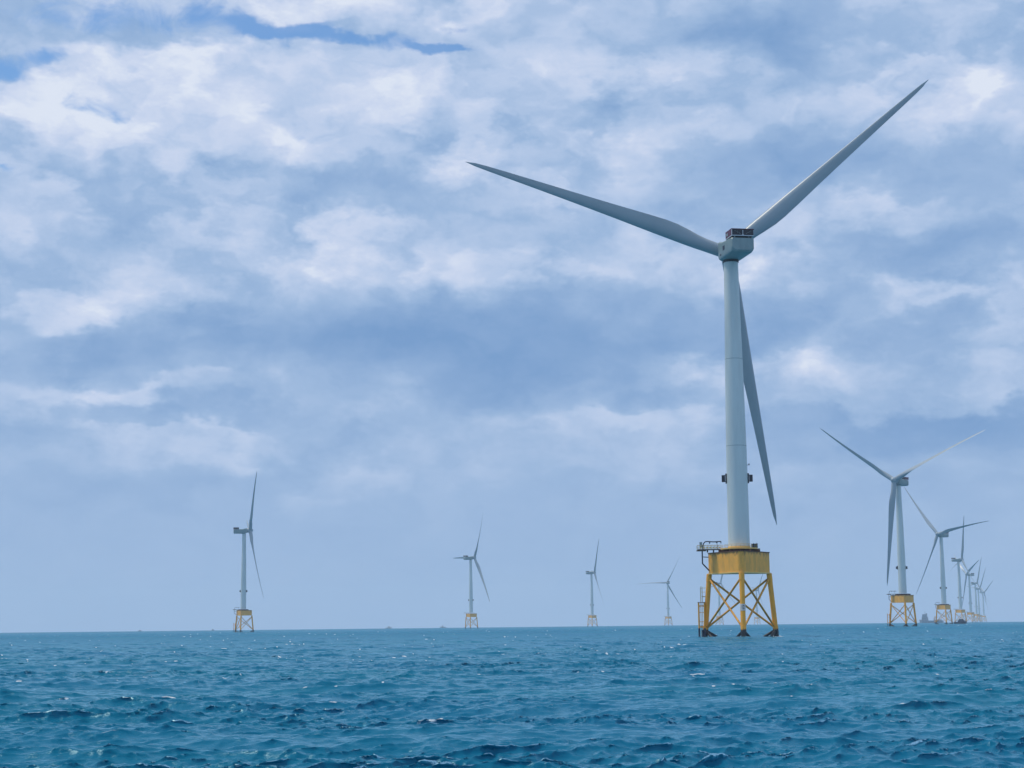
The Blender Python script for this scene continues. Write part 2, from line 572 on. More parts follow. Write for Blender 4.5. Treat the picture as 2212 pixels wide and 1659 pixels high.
def pose(t, yaw, phi, cone, nyaw=None, pitch=0.0):
    nyaw = yaw if nyaw is None else nyaw
    n0 = Vector((math.sin(yaw), math.cos(yaw), 0))
    e1 = Vector((math.cos(yaw), -math.sin(yaw), 0))
    n = math.cos(TILT) * n0 + math.sin(TILT) * Vector((0, 0, 1))
    e2 = e1.cross(n)
    hub = Vector((0, 0, HUB)) + OVER * n0
    k = 0
    for o in t.children:
        b = base(o.name)
        if b == 'nacelle':
            o.matrix_local = Matrix.Translation((0, 0, HUB)) @ Matrix.Rotation(-nyaw, 4, 'Z')
        elif b == 'hub':
            o.matrix_local = Matrix.Translation(hub) @ Matrix((e1, n, e2)).transposed().to_4x4()
        elif b == 'blade':
            a = phi + k * 2 * math.pi / 3
            k += 1
            dr = math.cos(a) * e2 + math.sin(a) * e1
            le = math.sin(a) * e2 - math.cos(a) * e1
            z = math.cos(cone) * dr + math.sin(cone) * n
            y = math.cos(cone) * n - math.sin(cone) * dr
            x = y.cross(z)
            if x.dot(le) > 0:
                raise RuntimeError('blade frame')
            o.matrix_local = Matrix.Translation(hub) @ Matrix((x, y, z)).transposed().to_4x4() @ Matrix.Rotation(pitch, 4, 'Z')


GRP = 'wind turbines on yellow jackets in the open sea'
SPECS = [
    # x, y, yaw, phi, cone, pitch, label
    (66.2, 504.6, -2.5, 49.8, 0, 0, 'largest and nearest wind turbine, three blades wide open above its yellow three-legged base'),
    (309.2, 1372.6, -141, -63.5, 0, 141, 'second largest turbine, right of the nearest one, two white blades in a wide V'),
    (556.8, 2237, -129, -79, 2, 78, 'turbine just right of the wide V one, a pale grey ship beside its yellow base'),
    (819.2, 3171, 84, 19, 2, 46, 'turbine with one upright blade, small dark navy boat below its yellow base'),
    (1107, 4190, -100, 55, 2, 70, 'hazy turbine with nacelle pointing right, first of the faint row on the right'),
    (1376, 5145, 77, 24, 3, 32, 'hazy turbine with nacelle pointing left, second of the faint row on the right'),
    (1619, 6018, 78, 35, 3, 32, 'very pale turbine, second last of the faint row on the right'),
    (1860, 6760, 78, 60, 2, 32, 'palest and smallest turbine, the very last of the row on the right'),
    (-310.1, 1974, 75, 42.5, 2, 31, 'leftmost turbine in the picture, seen side-on with one blade standing up'),
    (-71.3, 2834, 62.5, 32.5, 3, 158, 'turbine left of the middle with one long dark blade slanting down right'),
    (167, 3713, 77, 34, 1, 31, 'small turbine with a dark upright blade, just right of the picture middle'),
    (417.8, 4694, -9, 30, 3, 68, 'small turbine facing away, one blade level left, just left of the largest turbine'),
    (0, 4850, 60, 20, 2, 32, 'pale far turbine behind the left half of the largest turbine\'s yellow base'),
    (0, 5900, 75, 40, 2, 32, 'pale far turbine behind the right half of the largest turbine\'s yellow base'),
]
x9 = spot(1555, 4850)
x10 = spot(1636, 5900)
SPECS[12] = (*x9, *SPECS[12][2:])
SPECS[13] = (*x10, *SPECS[13][2:])
SPECS[7] = (*spot(2126.5, 7000), *SPECS[7][2:])
proto = build_turbine()
for i, (x, y, yaw, phi, cone, pit, lab) in enumerate(SPECS):
    dist = math.hypot(x, y)
    if i == 0:
        continue
    c = copy_tree(proto, None, () if dist < 1000 else SMALL if dist < 2500 else TINY)
    if dist < 2500:
        pass
    c.location = (x, y, -drop(x, y))
    pose(c, R(yaw), R(phi), R(cone), None, R(pit))
    tag(c, lab, 'wind turbine', GRP)
x, y, yaw, phi, cone, pit, lab = SPECS[0]
proto.location = (x, y, -drop(x, y))
pose(proto, R(yaw), R(phi), R(cone), R(-10.5))
tag(proto, lab, 'wind turbine', GRP)


# ------------------------------------------------------------------ vessels
def hull_rings(L, B, D, sheer=1.0, z0=-1.5):
    rings = []
    for s in np.linspace(0, 1, 12):
        x = (s - .5) * L
        wb = B / 2 * (1 - max(0, (s - .62) / .38) ** 2.2) * (.86 + .14 * min(1, s * 6))
        wb = max(wb, .08)
        top = D + sheer * max(0, (s - .5) * 2) ** 2
        rings.append([(x + (1.5 if s == 1 else 0) * (top > 0), -wb, top), (x, -wb * .9, top * .3), (x, -wb * .6, z0), (x, wb * .6, z0), (x, wb * .9, top * .3), (x + (1.5 if s == 1 else 0), wb, top)])
    return rings


def windows(m, x, y0, y1, z, n, w, h, axis='x'):
    for i in range(n):
        yy = y0 + (y1 - y0) * (i + .5) / n
        if axis == 'x':
            m.box((x, yy, z), (.08, w, h))
        else:
            m.box((yy, x, z), (w, .08, h))


def supply_ship(px, dist, rz, label):
    x, y = spot(px, dist)
    t = empty('supply_ship', (x, y, -drop(x, y)))
    t.rotation_euler.z = rz
    tag(t, label, 'ship')
    MB().loft(hull_rings(62, 15, 6.0, 3.0)).build('hull', M['shipgrey'], t)
    s = MB()
    s.box((17, 0, 10.5), (14, 13, 8.5))
    s.box((17.5, 0, 17), (11, 12, 4.5))
    s.box((17.5, 0, 21), (9, 14, 3.2))
    s.box((12.5, 0, 23.6), (3.0, 3.2, 2.6))
    w = MB()
    windows(w, 22.05, -6.5, 6.5, 21.2, 9, 1.1, 1.3)
    windows(w, 7.05, 11, 23, 11, 8, .7, .8, 'y')
    windows(w, -7.05, 11, 23, 11, 8, .7, .8, 'y')
    sp = s.build('superstructure', M['shipgrey'], t)
    w.build('bridge_window', M['glass'], sp)
    m = MB()
    m.tube((16.5, 0, 22), (16.5, 0, 32), .55, .2, 8)
    m.box((16.5, 0, 28), (.3, 4.2, .3))
    m.box((16.5, 0, 30), (.3, 2.4, .3))
    m.build('mast', M['shipgrey'], t)
    m = MB()
    m.tube((-8, 4.5, 6), (-8, 4.5, 12), .9, .8, 10)
    m.tube((-8, 4.5, 12), (-24, 3, 17), .55, .3, 8)
    m.build('deck_crane', M['shipwhite'], t)
    m = MB()
    for k in range(4):
        m.box((-26 + 6 * k, -2, 7.3), (4.6, 5, 2.6))
    m.build('deck_cargo', M['shipwhite'], t)
    return t


def crew_boat(px, dist, rz, label, hull, name='crew_boat', sc=1.0):
    x, y = spot(px, dist)
    t = empty(name, (x, y, -drop(x, y)))
    t.rotation_euler.z = rz
    t.scale = (sc, sc, sc)
    tag(t, label, 'boat')
    m = MB()
    m.loft(hull_rings(20, 7.6, 2.6, 1.0, -.8))
    m.build('hull', hull, t)
    m = MB()
    m.box((1.0, 0, 3.6), (7.5, 5.6, 2.2))
    m.loft([[(-1.2, -2.4, 4.7), (3.6, -2.4, 4.7), (3.6, 2.4, 4.7), (-1.2, 2.4, 4.7)],
            [(-.9, -2.0, 6.4), (2.6, -2.0, 6.4), (2.6, 2.0, 6.4), (-.9, 2.0, 6.4)]])
    wh = m.build('wheelhouse', hull, t)
    w = MB()
    windows(w, 3.15, -2, 2, 5.6, 4, .8, .8)
    windows(w, -2.3, -.6, 2.4, 5.6, 3, .8, .8, 'y')
    windows(w, 2.3, -.6, 2.4, 5.6, 3, .8, .8, 'y')
    w.build('window', M['glass'], wh)
    m = MB()
    m.tube((.2, 0, 6.4), (.2, 0, 9.0), .12, .06, 8)
    m.box((.2, 0, 7.6), (.2, 1.6, .15))
    m.build('mast', M['dark'], t)
    m = MB()
    m.path([(4.5, -3.3, 3.6), (7.5, -2.9, 3.9), (9.9, -.6, 4.6), (9.9, .6, 4.6), (7.5, 2.9, 3.9), (4.5, 3.3, 3.6)], .07, 6)
    m.build('bow_rail', M['dark'], t)
    return t


supply_ship(2012.5, 4700, R(150), 'pale grey supply ship with a tall bridge, between two turbine bases on the right')
crew_boat(2075.5, 2450, R(-60), 'small dark navy crew boat in front of the turbine with the upright blade', M['navy'])
crew_boat(839, 6300, R(20), 'tiny pale work boat on the horizon left of the slanting-blade turbine', M['shipwhite'], 'work_boat', 1.15)
crew_boat(957, 6300, R(160), 'tiny pale work boat on the horizon just beside the slanting-blade turbine', M['shipwhite'], 'work_boat', 1.15)
crew_boat(302, 6000, R(35), 'tiny dark fishing boat on the horizon, far left of the leftmost turbine', M['navy'], 'fishing_boat', .6)
crew_boat(460, 6000, R(145), 'tiny dark fishing boat on the horizon, close to the leftmost turbine', M['navy'], 'fishing_boat', .6)


# ------------------------------------------------------------------ sea
def ocean(Nn, L, hs, lp, seed, wdir, kmin=0, kmax=1e9, spread=2.0, slope=4.0):
    rng = np.random.default_rng(seed)
    k1 = 2 * np.pi * np.fft.fftfreq(Nn, L / Nn)
    kx, ky = np.meshgrid(k1, k1, indexing='ij')
    k = np.hypot(kx, ky)
    k[0, 0] = 1
    kp = 2 * np.pi / lp
    cs = (kx * wdir[0] + ky * wdir[1]) / k
    D = np.where(cs > 0, np.abs(cs) ** (2 * spread), 0) + .04 * np.abs(cs) ** 2 + .02
    S = np.exp(-1.25 * (kp / k) ** 2) / k ** slope * D
    # peak enhancement
    S *= 1 + 2.0 * np.exp(-((np.sqrt(k / kp) - 1) ** 2) / (2 * .12 ** 2))
    S *= (k > kmin) & (k < kmax)
    S *= np.exp(-(k * L / Nn * .35) ** 2)
    S[0, 0] = 0
    a = np.sqrt(S) * (rng.standard_normal((Nn, Nn)) + 1j * rng.standard_normal((Nn, Nn)))
    h = np.fft.ifft2(a).real
    sc = hs / 4 / h.std()
    a *= sc
    h *= sc
    dx = np.fft.ifft2(-1j * kx / k * a).real
    dy = np.fft.ifft2(-1j * ky / k * a).real
    jxx = np.fft.ifft2(kx * kx / k * a).real
    jyy = np.fft.ifft2(ky * ky / k * a).real
    jxy = np.fft.ifft2(kx * ky / k * a).real
    # horizontal displacement pushes crests together: x - lam * grad/|k|
    return h, dx, dy, jxx, jyy, jxy


def sample(F, x, y, L, rot=0.0):
    Nn = F.shape[0]
    c, s = math.cos(rot), math.sin(rot)
    u = ((c * x + s * y) / L * Nn) % Nn
    v = ((-s * x + c * y) / L * Nn) % Nn
    i, j = np.floor(u).astype(np.int64), np.floor(v).astype(np.int64)
    fu, fv = (u - i).astype(np.float32), (v - j).astype(np.float32)
    i %= Nn
    j %= Nn
    i2, j2 = (i + 1) % Nn, (j + 1) % Nn
    return (F[i, j] * (1 - fu) * (1 - fv) + F[i2, j] * fu * (1 - fv) + F[i, j2] * (1 - fu) * fv + F[i2, j2] * fu * fv)


def build_sea():
    wd = np.array([.24, -.97])
    LA, LB = 310.0, 83.0
    LC = 470.0
    A = ocean(2048, LA, 0.38, 7.0, 11, wd, spread=4.0, slope=3.4)
    B = ocean(1024, LB, 0.21, 2.0, 5, wd, kmin=2 * np.pi / 4.0, spread=3.5, slope=3.5)
    Cw = ocean(512, LC, 0.75, 24.0, 23, np.array([.42, -.91]), spread=5.0, slope=4.5)
    lam = 1.3
    jac = (1 - lam * A[3]) * (1 - lam * A[4]) - (lam * A[5]) ** 2
    th = np.concatenate([np.linspace(R(-22), R(22), 960), np.linspace(R(22), R(338), 76)[1:-1]])
    rr = [3.0]
    while rr[-1] < 1500:
        rr.append(rr[-1] * 1.0020 + (.0 if rr[-1] > 20 else .05))
    while rr[-1] < 9200:
        rr.append(rr[-1] * 1.012)
    rr = np.array(rr)
    nr, nt = len(rr), len(th)
    Rg, Tg = np.meshgrid(rr, th, indexing='ij')
    x = (Rg * np.sin(Tg)).ravel()
    y = (Rg * np.cos(Tg)).ravel()
    rv = Rg.ravel()
    fade = np.clip((2600 - rv) / 1600, .0, 1)
    fb = np.clip((700 - rv) / 500, 0, 1)
    rotB = .35
    hA = sample(A[0], x, y, LA)
    dxA, dyA = sample(A[1], x, y, LA), sample(A[2], x, y, LA)
    hC = sample(Cw[0], x, y, LC)
    hB = sample(B[0], x, y, LB, rotB)
    u1, v1 = sample(B[1], x, y, LB, rotB), sample(B[2], x, y, LB, rotB)
    c, s = math.cos(rotB), math.sin(rotB)
    dxB, dyB = c * u1 - s * v1, s * u1 + c * v1
    J = sample(jac, x, y, LA)
    rng = np.random.default_rng(3)
    # gusts: patches of ruffled and of smoother water
    gust = np.zeros_like(x)
    for i in range(16):
        kk = rng.uniform(.03, .35)
        a = rng.normal(1.57, .6)
        gust += np.sin(kk * (np.cos(a) * x + np.sin(a) * y) + rng.uniform(0, 6.28))
    gust = np.clip(.95 + .42 * gust / math.sqrt(8), .3, 1.7)
    hB, dxB, dyB = hB * gust, dxB * gust, dyB * gust
    # gust patches that decide where crests break
    g = np.zeros_like(x)
    for i in range(14):
        kk = rng.uniform(.01, .09)
        a = rng.uniform(0, 2 * np.pi)
        g += np.sin(kk * (np.cos(a) * x * 1.0 + np.sin(a) * y) + rng.uniform(0, 6.28))
    g /= math.sqrt(7)
    foam = np.clip((FOAM_J + .045 * g - J) / .16, 0, 1) * np.clip((rv - 40) / 60, .35, 1)
    # water washing round the legs of the nearest turbine
    wash = np.zeros_like(x)
    for k in range(3):
        q = leg_pt(k, 0)
        du, dv = x - (SPECS[0][0] + q.x), y - (SPECS[0][1] + q.y)
        wash = np.maximum(wash, np.exp(-(np.hypot(du / 2.5, (dv + .8) / 4.0)) ** 2) * .78)
    foam = np.maximum(foam, wash)
    sgn = -lam
    co = np.empty((nr * nt, 3), np.float32)
    co[:, 0] = x + sgn * (dxA * fade + dxB * fb)
    co[:, 1] = y + sgn * (dyA * fade + dyB * fb)
    co[:, 2] = (hA + hC) * fade + hB * fb - rv * rv / (2 * RE) - .05
    i = np.arange(nr - 1)[:, None] * nt
    j = np.arange(nt)[None, :]
    j2 = (j + 1) % nt
    q = np.stack([i + j, i + nt + j, i + nt + j2, i + j2], -1).reshape(-1, 4)
    q = q[:, ::-1]
    # close the small hole under the boat
    me = bpy.data.meshes.new('sea')
    nf = len(q)
    me.vertices.add(len(co) + 1)
    co = np.vstack([co, [[0, 0, 0]]])
    me.vertices.foreach_set('co', co.astype(np.float32).ravel())
    ci = len(co) - 1
    tri = np.stack([np.full(nt, ci), np.arange(nt), (np.arange(nt) + 1) % nt], -1)[:, [0, 2, 1]]
    li = np.concatenate([q.ravel(), tri.ravel()])
    me.loops.add(len(li))
    me.loops.foreach_set('vertex_index', li.astype(np.int32))
    me.polygons.add(nf + nt)
    st = np.concatenate([np.arange(nf) * 4, nf * 4 + np.arange(nt) * 3])
    me.polygons.foreach_set('loop_start', st.astype(np.int32))
    me.update(calc_edges=True)
    me.polygons.foreach_set('use_smooth', np.ones(nf + nt, bool))
    at = me.attributes.new('foam', 'FLOAT', 'POINT')
    at.data.foreach_set('value', np.append(foam, 0).astype(np.float32))
    o = bpy.data.objects.new('sea', me)
    COL.objects.link(o)
    o['kind'] = 'structure'
    # far off, the small steep wave faces are finer than the mesh: their lower mirror strength is kept per point
    cap = np.interp(np.log(rv), [math.log(120), math.log(900)], [.85, .30])
    at = me.attributes.new('mirror', 'FLOAT', 'POINT')
    at.data.foreach_set('value', np.append(cap, .85).astype(np.float32))
    n = me.polygons[1000].normal
    if n.z < 0:
        me.flip_normals()
    # water
    m, nt_, b = new_mat('sea_water')
    N, Lk = nt_.nodes, nt_.links
    tc = N.new('ShaderNodeTexCoord')
    mp = N.new('ShaderNodeMapping')
    mp.inputs['Scale'].default_value = (.55, 1.0, 1.0)
    Lk.new(tc.outputs['Object'], mp.inputs[0])
    n1 = N.new('ShaderNodeTexNoise')
    n1.inputs['Scale'].default_value = 1.7
    n1.inputs['Detail'].default_value = 6
    n1.inputs['Roughness'].default_value = .6
    Lk.new(mp.outputs[0], n1.inputs['Vector'])
    bp = N.new('ShaderNodeBump')
    bp.inputs['Strength'].default_value = 1.0
    bp.inputs['Distance'].default_value = .09
    Lk.new(n1.outputs[0], bp.inputs['Height'])
    # broad patches of greener and bluer water
    n2 = N.new('ShaderNodeTexNoise')
    n2.inputs['Scale'].default_value = .02
    n2.inputs['Detail'].default_value = 4
    Lk.new(tc.outputs['Object'], n2.inputs['Vector'])
    mx = N.new('ShaderNodeMix')
    mx.data_type = 'RGBA'
    mx.inputs[6].default_value = rgb(WATER_A)
    mx.inputs[7].default_value = rgb(WATER_B)
    r2 = N.new('ShaderNodeMapRange')
    r2.inputs[1].default_value = .35
    r2.inputs[2].default_value = .65
    Lk.new(n2.outputs[0], r2.inputs[0])
    Lk.new(r2.outputs[0], mx.inputs[0])
    N.remove(b)
    df = N.new('ShaderNodeBsdfDiffuse')
    Lk.new(mx.outputs[2], df.inputs['Color'])
    Lk.new(bp.outputs[0], df.inputs['Normal'])
    gl = N.new('ShaderNodeBsdfGlossy')
    gl.inputs['Color'].default_value = WATER_GLOSS
    gl.inputs['Roughness'].default_value = WATER_ROUGH
    Lk.new(bp.outputs[0], gl.inputs['Normal'])
    fr = N.new('ShaderNodeFresnel')
    fr.inputs['IOR'].default_value = 1.333
    Lk.new(bp.outputs[0], fr.inputs['Normal'])
    fm = N.new('ShaderNodeMath')
    fm.operation = 'MINIMUM'
    am = N.new('ShaderNodeAttribute')
    am.attribute_name = 'mirror'
    Lk.new(am.outputs['Fac'], fm.inputs[1])
    Lk.new(fr.outputs[0], fm.inputs[0])
    b = N.new('ShaderNodeMixShader')
    Lk.new(fm.outputs[0], b.inputs[0])
    Lk.new(df.outputs[0], b.inputs[1])
    Lk.new(gl.outputs[0], b.inputs[2])
    fo = N.new('ShaderNodeBsdfPrincipled')
    fo.inputs['Base Color'].default_value = (.62, .66, .70, 1)
    fo.inputs['Roughness'].default_value = .9
    fo.inputs['Specular IOR Level'].default_value = .1
    at = N.new('ShaderNodeAttribute')
    at.attribute_name = 'foam'
    n3 = N.new('ShaderNodeTexNoise')
    n3.inputs['Scale'].default_value = 3.0
    n3.inputs['Detail'].default_value = 6
    n3.inputs['Roughness'].default_value = .7
    Lk.new(mp.outputs[0], n3.inputs['Vector'])
    ad = N.new('ShaderNodeMath')
    ad.operation = 'ADD'
    Lk.new(at.outputs['Fac'], ad.inputs[0])
    Lk.new(n3.outputs[0], ad.inputs[1])
    r3 = N.new('ShaderNodeMapRange')
    r3.inputs[1].default_value = .82
    r3.inputs[2].default_value = 1.12
    Lk.new(ad.outputs[0], r3.inputs[0])
    ms = N.new('ShaderNodeMixShader')
    Lk.new(r3.outputs[0], ms.inputs[0])
    Lk.new(b.outputs[0], ms.inputs[1])
    Lk.new(fo.outputs[0], ms.inputs[2])
    Lk.new(ms.outputs[0], N['Material Output'].inputs['Surface'])
    me.materials.append(m)
    return o


FOAM_J = 0.285
WATER_A, WATER_B = (.0003, .132, .212), (.0003, .112, .216)
WATER_ROUGH = .20
WATER_GLOSS = (.56, .86, .96, 1)
build_sea()

# ------------------------------------------------------------------ haze
hz = MB()
hz.box((0, 0, 104 - 4.5), (19000, 19000, 225))
hz.v = [(a, b, (-9.0 if c < 50 else 210.0)) for a, b, c in hz.v]
hm = bpy.data.materials.new('sea_air')
hm.use_nodes = True
for n in list(hm.node_tree.nodes):
    if n.type != 'OUTPUT_MATERIAL':
        hm.node_tree.nodes.remove(n)
vol = hm.node_tree.nodes.new('ShaderNodeVolumePrincipled')
vol.inputs['Color'].default_value = (.80, .91, 1.0, 1)
vol.inputs['Density'].default_value = 7.2e-5
vol.inputs['Anisotropy'].default_value = 0.1
hm.node_tree.links.new(vol.outputs[0], hm.node_tree.nodes['Material Output'].inputs['Volume'])
hm.cycles.homogeneous_volume = True
ho = hz.build('haze', hm)
ho['kind'] = 'stuff'


# ------------------------------------------------------------------ sky
def srgb(*c):
    return tuple(((v / 255) / 12.92 if v / 255 <= .04045 else ((v / 255 + .055) / 1.055) ** 2.4) for v in c)


w = bpy.data.worlds.new('World')
scene.world = w
w.use_nodes = True
w.cycles.sampling_method = 'MANUAL'
w.cycles.sample_map_resolution = 256
NT = w.node_tree
NT.nodes.clear()


class V:
    """scalar node socket with arithmetic"""
    def __init__(self, s):
        self.s = s


def mth(op, *a):
    n = NT.nodes.new('ShaderNodeMath')
    n.operation = op
    for i, q in enumerate(a):
        if isinstance(q, V):
            NT.links.new(q.s, n.inputs[i])
        else:
            n.inputs[i].default_value = q
    return V(n.outputs[0])


def mrange(v, a, b, c, d, smooth=True):
    n = NT.nodes.new('ShaderNodeMapRange')
    n.interpolation_type = 'SMOOTHSTEP' if smooth else 'LINEAR'
    NT.links.new(v.s, n.inputs[0])
    for i, q in enumerate((a, b, c, d)):
        n.inputs[i + 1].default_value = q
    return V(n.outputs[0])


def noise(vec, scale, detail=6, rough=.55, color=False, dist=0.0):
    n = NT.nodes.new('ShaderNodeTexNoise')
    n.noise_dimensions = '2D'
    n.inputs['Scale'].default_value = scale
    n.inputs['Detail'].default_value = detail
    n.inputs['Roughness'].default_value = rough
    n.inputs['Distortion'].default_value = dist
    NT.links.new(vec, n.inputs['Vector'])
    return n


def comb(x, y, z=0.0):
    n = NT.nodes.new('ShaderNodeCombineXYZ')
    for i, q in enumerate((x, y, z)):
        if isinstance(q, V):
            NT.links.new(q.s, n.inputs[i])
        else:
            n.inputs[i].default_value = q
    return n.outputs[0]


tcw = NT.nodes.new('ShaderNodeTexCoord')
sp = NT.nodes.new('ShaderNodeSeparateXYZ')
NT.links.new(tcw.outputs['Generated'], sp.inputs[0])
dx_, dy_, dz_ = V(sp.outputs[0]), V(sp.outputs[1]), V(sp.outputs[2])
az = mth('ARCTAN2', dx_, dy_)
el = mth('ARCSINE', mth('MAXIMUM', mth('MINIMUM', dz_, 1.0), -1.0))
P0 = comb(az, mth('MULTIPLY', el, 1.9), 0.0)
wn = noise(P0, 11.0, 5, .60)
ws = NT.nodes.new('ShaderNodeSeparateColor')
NT.links.new(wn.outputs['Color'], ws.inputs[0])
wx = mth('SUBTRACT', V(ws.outputs[0]), .5)
wy = mth('SUBTRACT', V(ws.outputs[1]), .5)
azw = mth('MULTIPLY_ADD', wx, .12, az)
elw = mth('MULTIPLY_ADD', wy, .060, el)
azs = mth('MULTIPLY_ADD', wx, .06, az)
els = mth('MULTIPLY_ADD', wy, .034, el)


def blob(x, y, wd, top, fade, amp, warp=1, after=None):
    """one bank of cloud: crisp upper edge of height `top` px, soft lower side of `fade` px"""
    ca, ce = azel(x, y)
    A_, E_ = (azw, elw) if warp == 1 else (azs, els)
    if after is not None:        # forces the banks to be worked out one by one (short shader stack)
        A_ = mth('MULTIPLY_ADD', after, 1e-7, A_)
        E_ = mth('MULTIPLY_ADD', after, 1e-7, E_)
    k = 1 / F_PX
    d = mth('MULTIPLY', mth('SUBTRACT', A_, ca), 1 / (wd * k))
    fx = mth('EXPONENT', mth('MULTIPLY', mth('MULTIPLY', d, d), -1.0))
    u = mrange(E_, ce + top * k, ce, 0, 1)
    l = mrange(E_, ce - fade * k, ce, 0, 1)
    return mth('MULTIPLY', mth('MULTIPLY', fx, mth('MULTIPLY', u, l)), amp)


def total(lst, warp=1, after=None):
    """running sum, one bank after the other (keeps few values alive at a time)"""
    t = after
    for q in lst:
        v = blob(*q, warp=warp, after=t)
        t = v if t is None or t is after else mth('ADD', t, v)
    return t


EMBOSS = .50
bright_blobs = [
    # x, y, half width, top softness, lower fade, amount   (reading of 2212 x 1659)
    (300, 130, 260, 40, 260, .30), (330, 260, 430, 150, 250, .11), (430, 125, 70, 22, 80, .22), (490, 205, 110, 40, 130, .16),
    (760, 105, 190, 26, 220, .26), (760, 5, 330, 60, 95, .38), (1150, 120, 300, 60, 200, .12),
    (60, 180, 130, 35, 140, .28), (160, 260, 160, 50, 160, .14), (620, 330, 420, 80, 200, .13),
    (1040, 300, 110, 50, 150, .20), (1200, 315, 260, 40, 110, .20), (1345, 315, 60, 20, 60, .16),
    (1180, 230, 330, 60, 120, .08), (90, 370, 230, 60, 120, .10),
    (470, 495, 45, 16, 40, .14), (330, 485, 260, 40, 110, .12), (60, 480, 130, 35, 90, .14),
    (780, 480, 330, 26, 110, .20), (1000, 470, 300, 24, 60, .10), (760, 545, 130, 26, 80, .22), (830, 575, 130, 24, 60, .16),
    (560, 540, 60, 30, 110, .22), (600, 610, 55, 20, 50, .14), (1130, 560, 200, 26, 70, .18), (1250, 580, 90, 26, 60, .22),
    (1440, 520, 260, 40, 130, .14), (180, 590, 210, 60, 190, .22), (300, 640, 150, 60, 160, .16),
    (1950, 125, 60, 16, 60, .26), (1960, 180, 230, 60, 120, .18), (2120, 190, 110, 30, 130, .22), (2150, 30, 160, 60, 160, .10),
    (1450, 110, 130, 60, 150, .16), (1300, 150, 200, 60, 160, .10), (1680, 190, 140, 40, 90, .12),
    (1900, 430, 90, 26, 90, .16), (1720, 560, 190, 30, 90, .20), (2010, 600, 110, 22, 80, .22), (2150, 570, 90, 60, 150, .16),
    (1500, 780, 120, 26, 90, .24), (1740, 770, 110, 30, 100, .26), (1795, 800, 45, 30, 100, .20),
    (1330, 900, 170, 24, 130, .17), (1080, 885, 80, 22, 110, .10), (1500, 940, 260, 60, 130, .10), (900, 960, 330, 60, 110, .06),
    (270, 845, 110, 18, 50, .22), (420, 835, 170, 16, 70, .10), (60, 860, 140, 40, 60, .10),
    (300, 935, 110, 18, 70, .20), (470, 940, 90, 18, 90, .20), (540, 985, 40, 18, 50, .14), (330, 990, 220, 40, 60, .08),
    (1750, 1010, 170, 30, 110, .12), (1800, 1080, 70, 24, 60, .08), (700, 1090, 60, 16, 40, .06),
    (2120, 700, 170, 60, 150, .10), (2000, 980, 260, 40, 60, .06),
]
dark_blobs = [
    (850, 400, 120, 40, 100, .22), (1130, 470, 300, 22, 80, .20), (1480, 450, 160, 60, 120, .12), (930, 690, 420, 80, 230, .30), (1250, 740, 330, 80, 170, .14),
    (170, 720, 280, 34, 80, .24), (480, 760, 190, 40, 110, .16), (1610, 60, 140, 90, 190, .42), (1630, 330, 220, 60, 150, .16),
    (1950, 520, 230, 40, 110, .18), (1780, 640, 200, 26, 110, .14), (2000, 900, 380, 30, 120, .32), (1420, 840, 220, 26, 60, .14),
    (740, 570, 120, 30, 80, .14), (150, 520, 200, 30, 70, .10), (2120, 350, 120, 60, 120, .12), (1800, 330, 200, 50, 130, .12),
    (1650, 700, 120, 40, 70, .12), (380, 890, 260, 30, 60, .14), (650, 870, 300, 40, 70, .06), (2150, 480, 120, 50, 100, .12),
]
gap_blobs = [
    (500, 40, 60, 40, 50, .62), (560, 80, 55, 40, 26, 1.1), (650, 66, 70, 24, 26, 1.2), (760, 84, 85, 22, 24, 1.2),
    (885, 108, 85, 22, 22, 1.2), (975, 108, 50, 16, 16, .9), (985, 52, 60, 20, 24, .5), (60, 125, 120, 34, 34, .75), (10, 150, 60, 30, 26, .7),
    (215, 228, 70, 40, 30, .50), (265, 245, 30, 16, 20, .5), (622, 285, 34, 26, 30, .50), (0, 352, 26, 16, 22, .8),
    (200, 20, 330, 60, 70, .42), (380, 60, 200, 60, 50, .34), (1620, 40, 160, 80, 120, .14),
]
bright = total(bright_blobs)
dark = total(dark_blobs, 1, bright)
gap = total(gap_blobs, .45, dark)



def puff(a_, e_):
    """heaped cloud: rounded lumps on lumps"""
    n = NT.nodes.new('ShaderNodeTexVoronoi')
    n.voronoi_dimensions = '2D'
    n.feature = 'F1'
    n.inputs['Scale'].default_value = 8.5
    n.inputs['Detail'].default_value = 2.0
    n.inputs['Roughness'].default_value = .58
    n.inputs['Lacunarity'].default_value = 2.1
    NT.links.new(comb(mth('ADD', a_, 2.2), mth('MULTIPLY', e_, 1.5)), n.inputs['Vector'])
    f = noise(comb(mth('ADD', a_, 7.7), mth('MULTIPLY', e_, 1.6)), 15.0, 5, .58)
    return mth('ADD', mth('MULTIPLY', mth('SUBTRACT', .55, V(n.outputs['Distance'])), .9), mth('SUBTRACT', V(f.outputs[0]), .5))


w2 = noise(P0, 24.0, 4, .6)
w2s = NT.nodes.new('ShaderNodeSeparateColor')
NT.links.new(w2.outputs['Color'], w2s.inputs[0])
ap = mth('MULTIPLY_ADD', mth('SUBTRACT', V(w2s.outputs[0]), .5), .05, mth('MULTIPLY_ADD', wx, .06, az))
ep = mth('MULTIPLY_ADD', mth('SUBTRACT', V(w2s.outputs[1]), .5), .035, mth('MULTIPLY_ADD', wy, .035, el))
p_here = puff(ap, ep)
p_sun = puff(mth('ADD', ap, -.008), mth('ADD', ep, .016))
emboss = mth('SUBTRACT', p_here, p_sun)         # lit towards the sun, shaded underneath
f1 = noise(comb(mth('ADD', az, 3.7), mth('MULTIPLY', el, 1.9)), 7.0, 5, .58, dist=.5)
f2 = noise(comb(mth('ADD', az, 9.1), mth('MULTIPLY', el, 1.7)), 22.0, 5, .60, dist=.5)
calm = mrange(el, R(1.0), R(9.5), .10, 1.0)
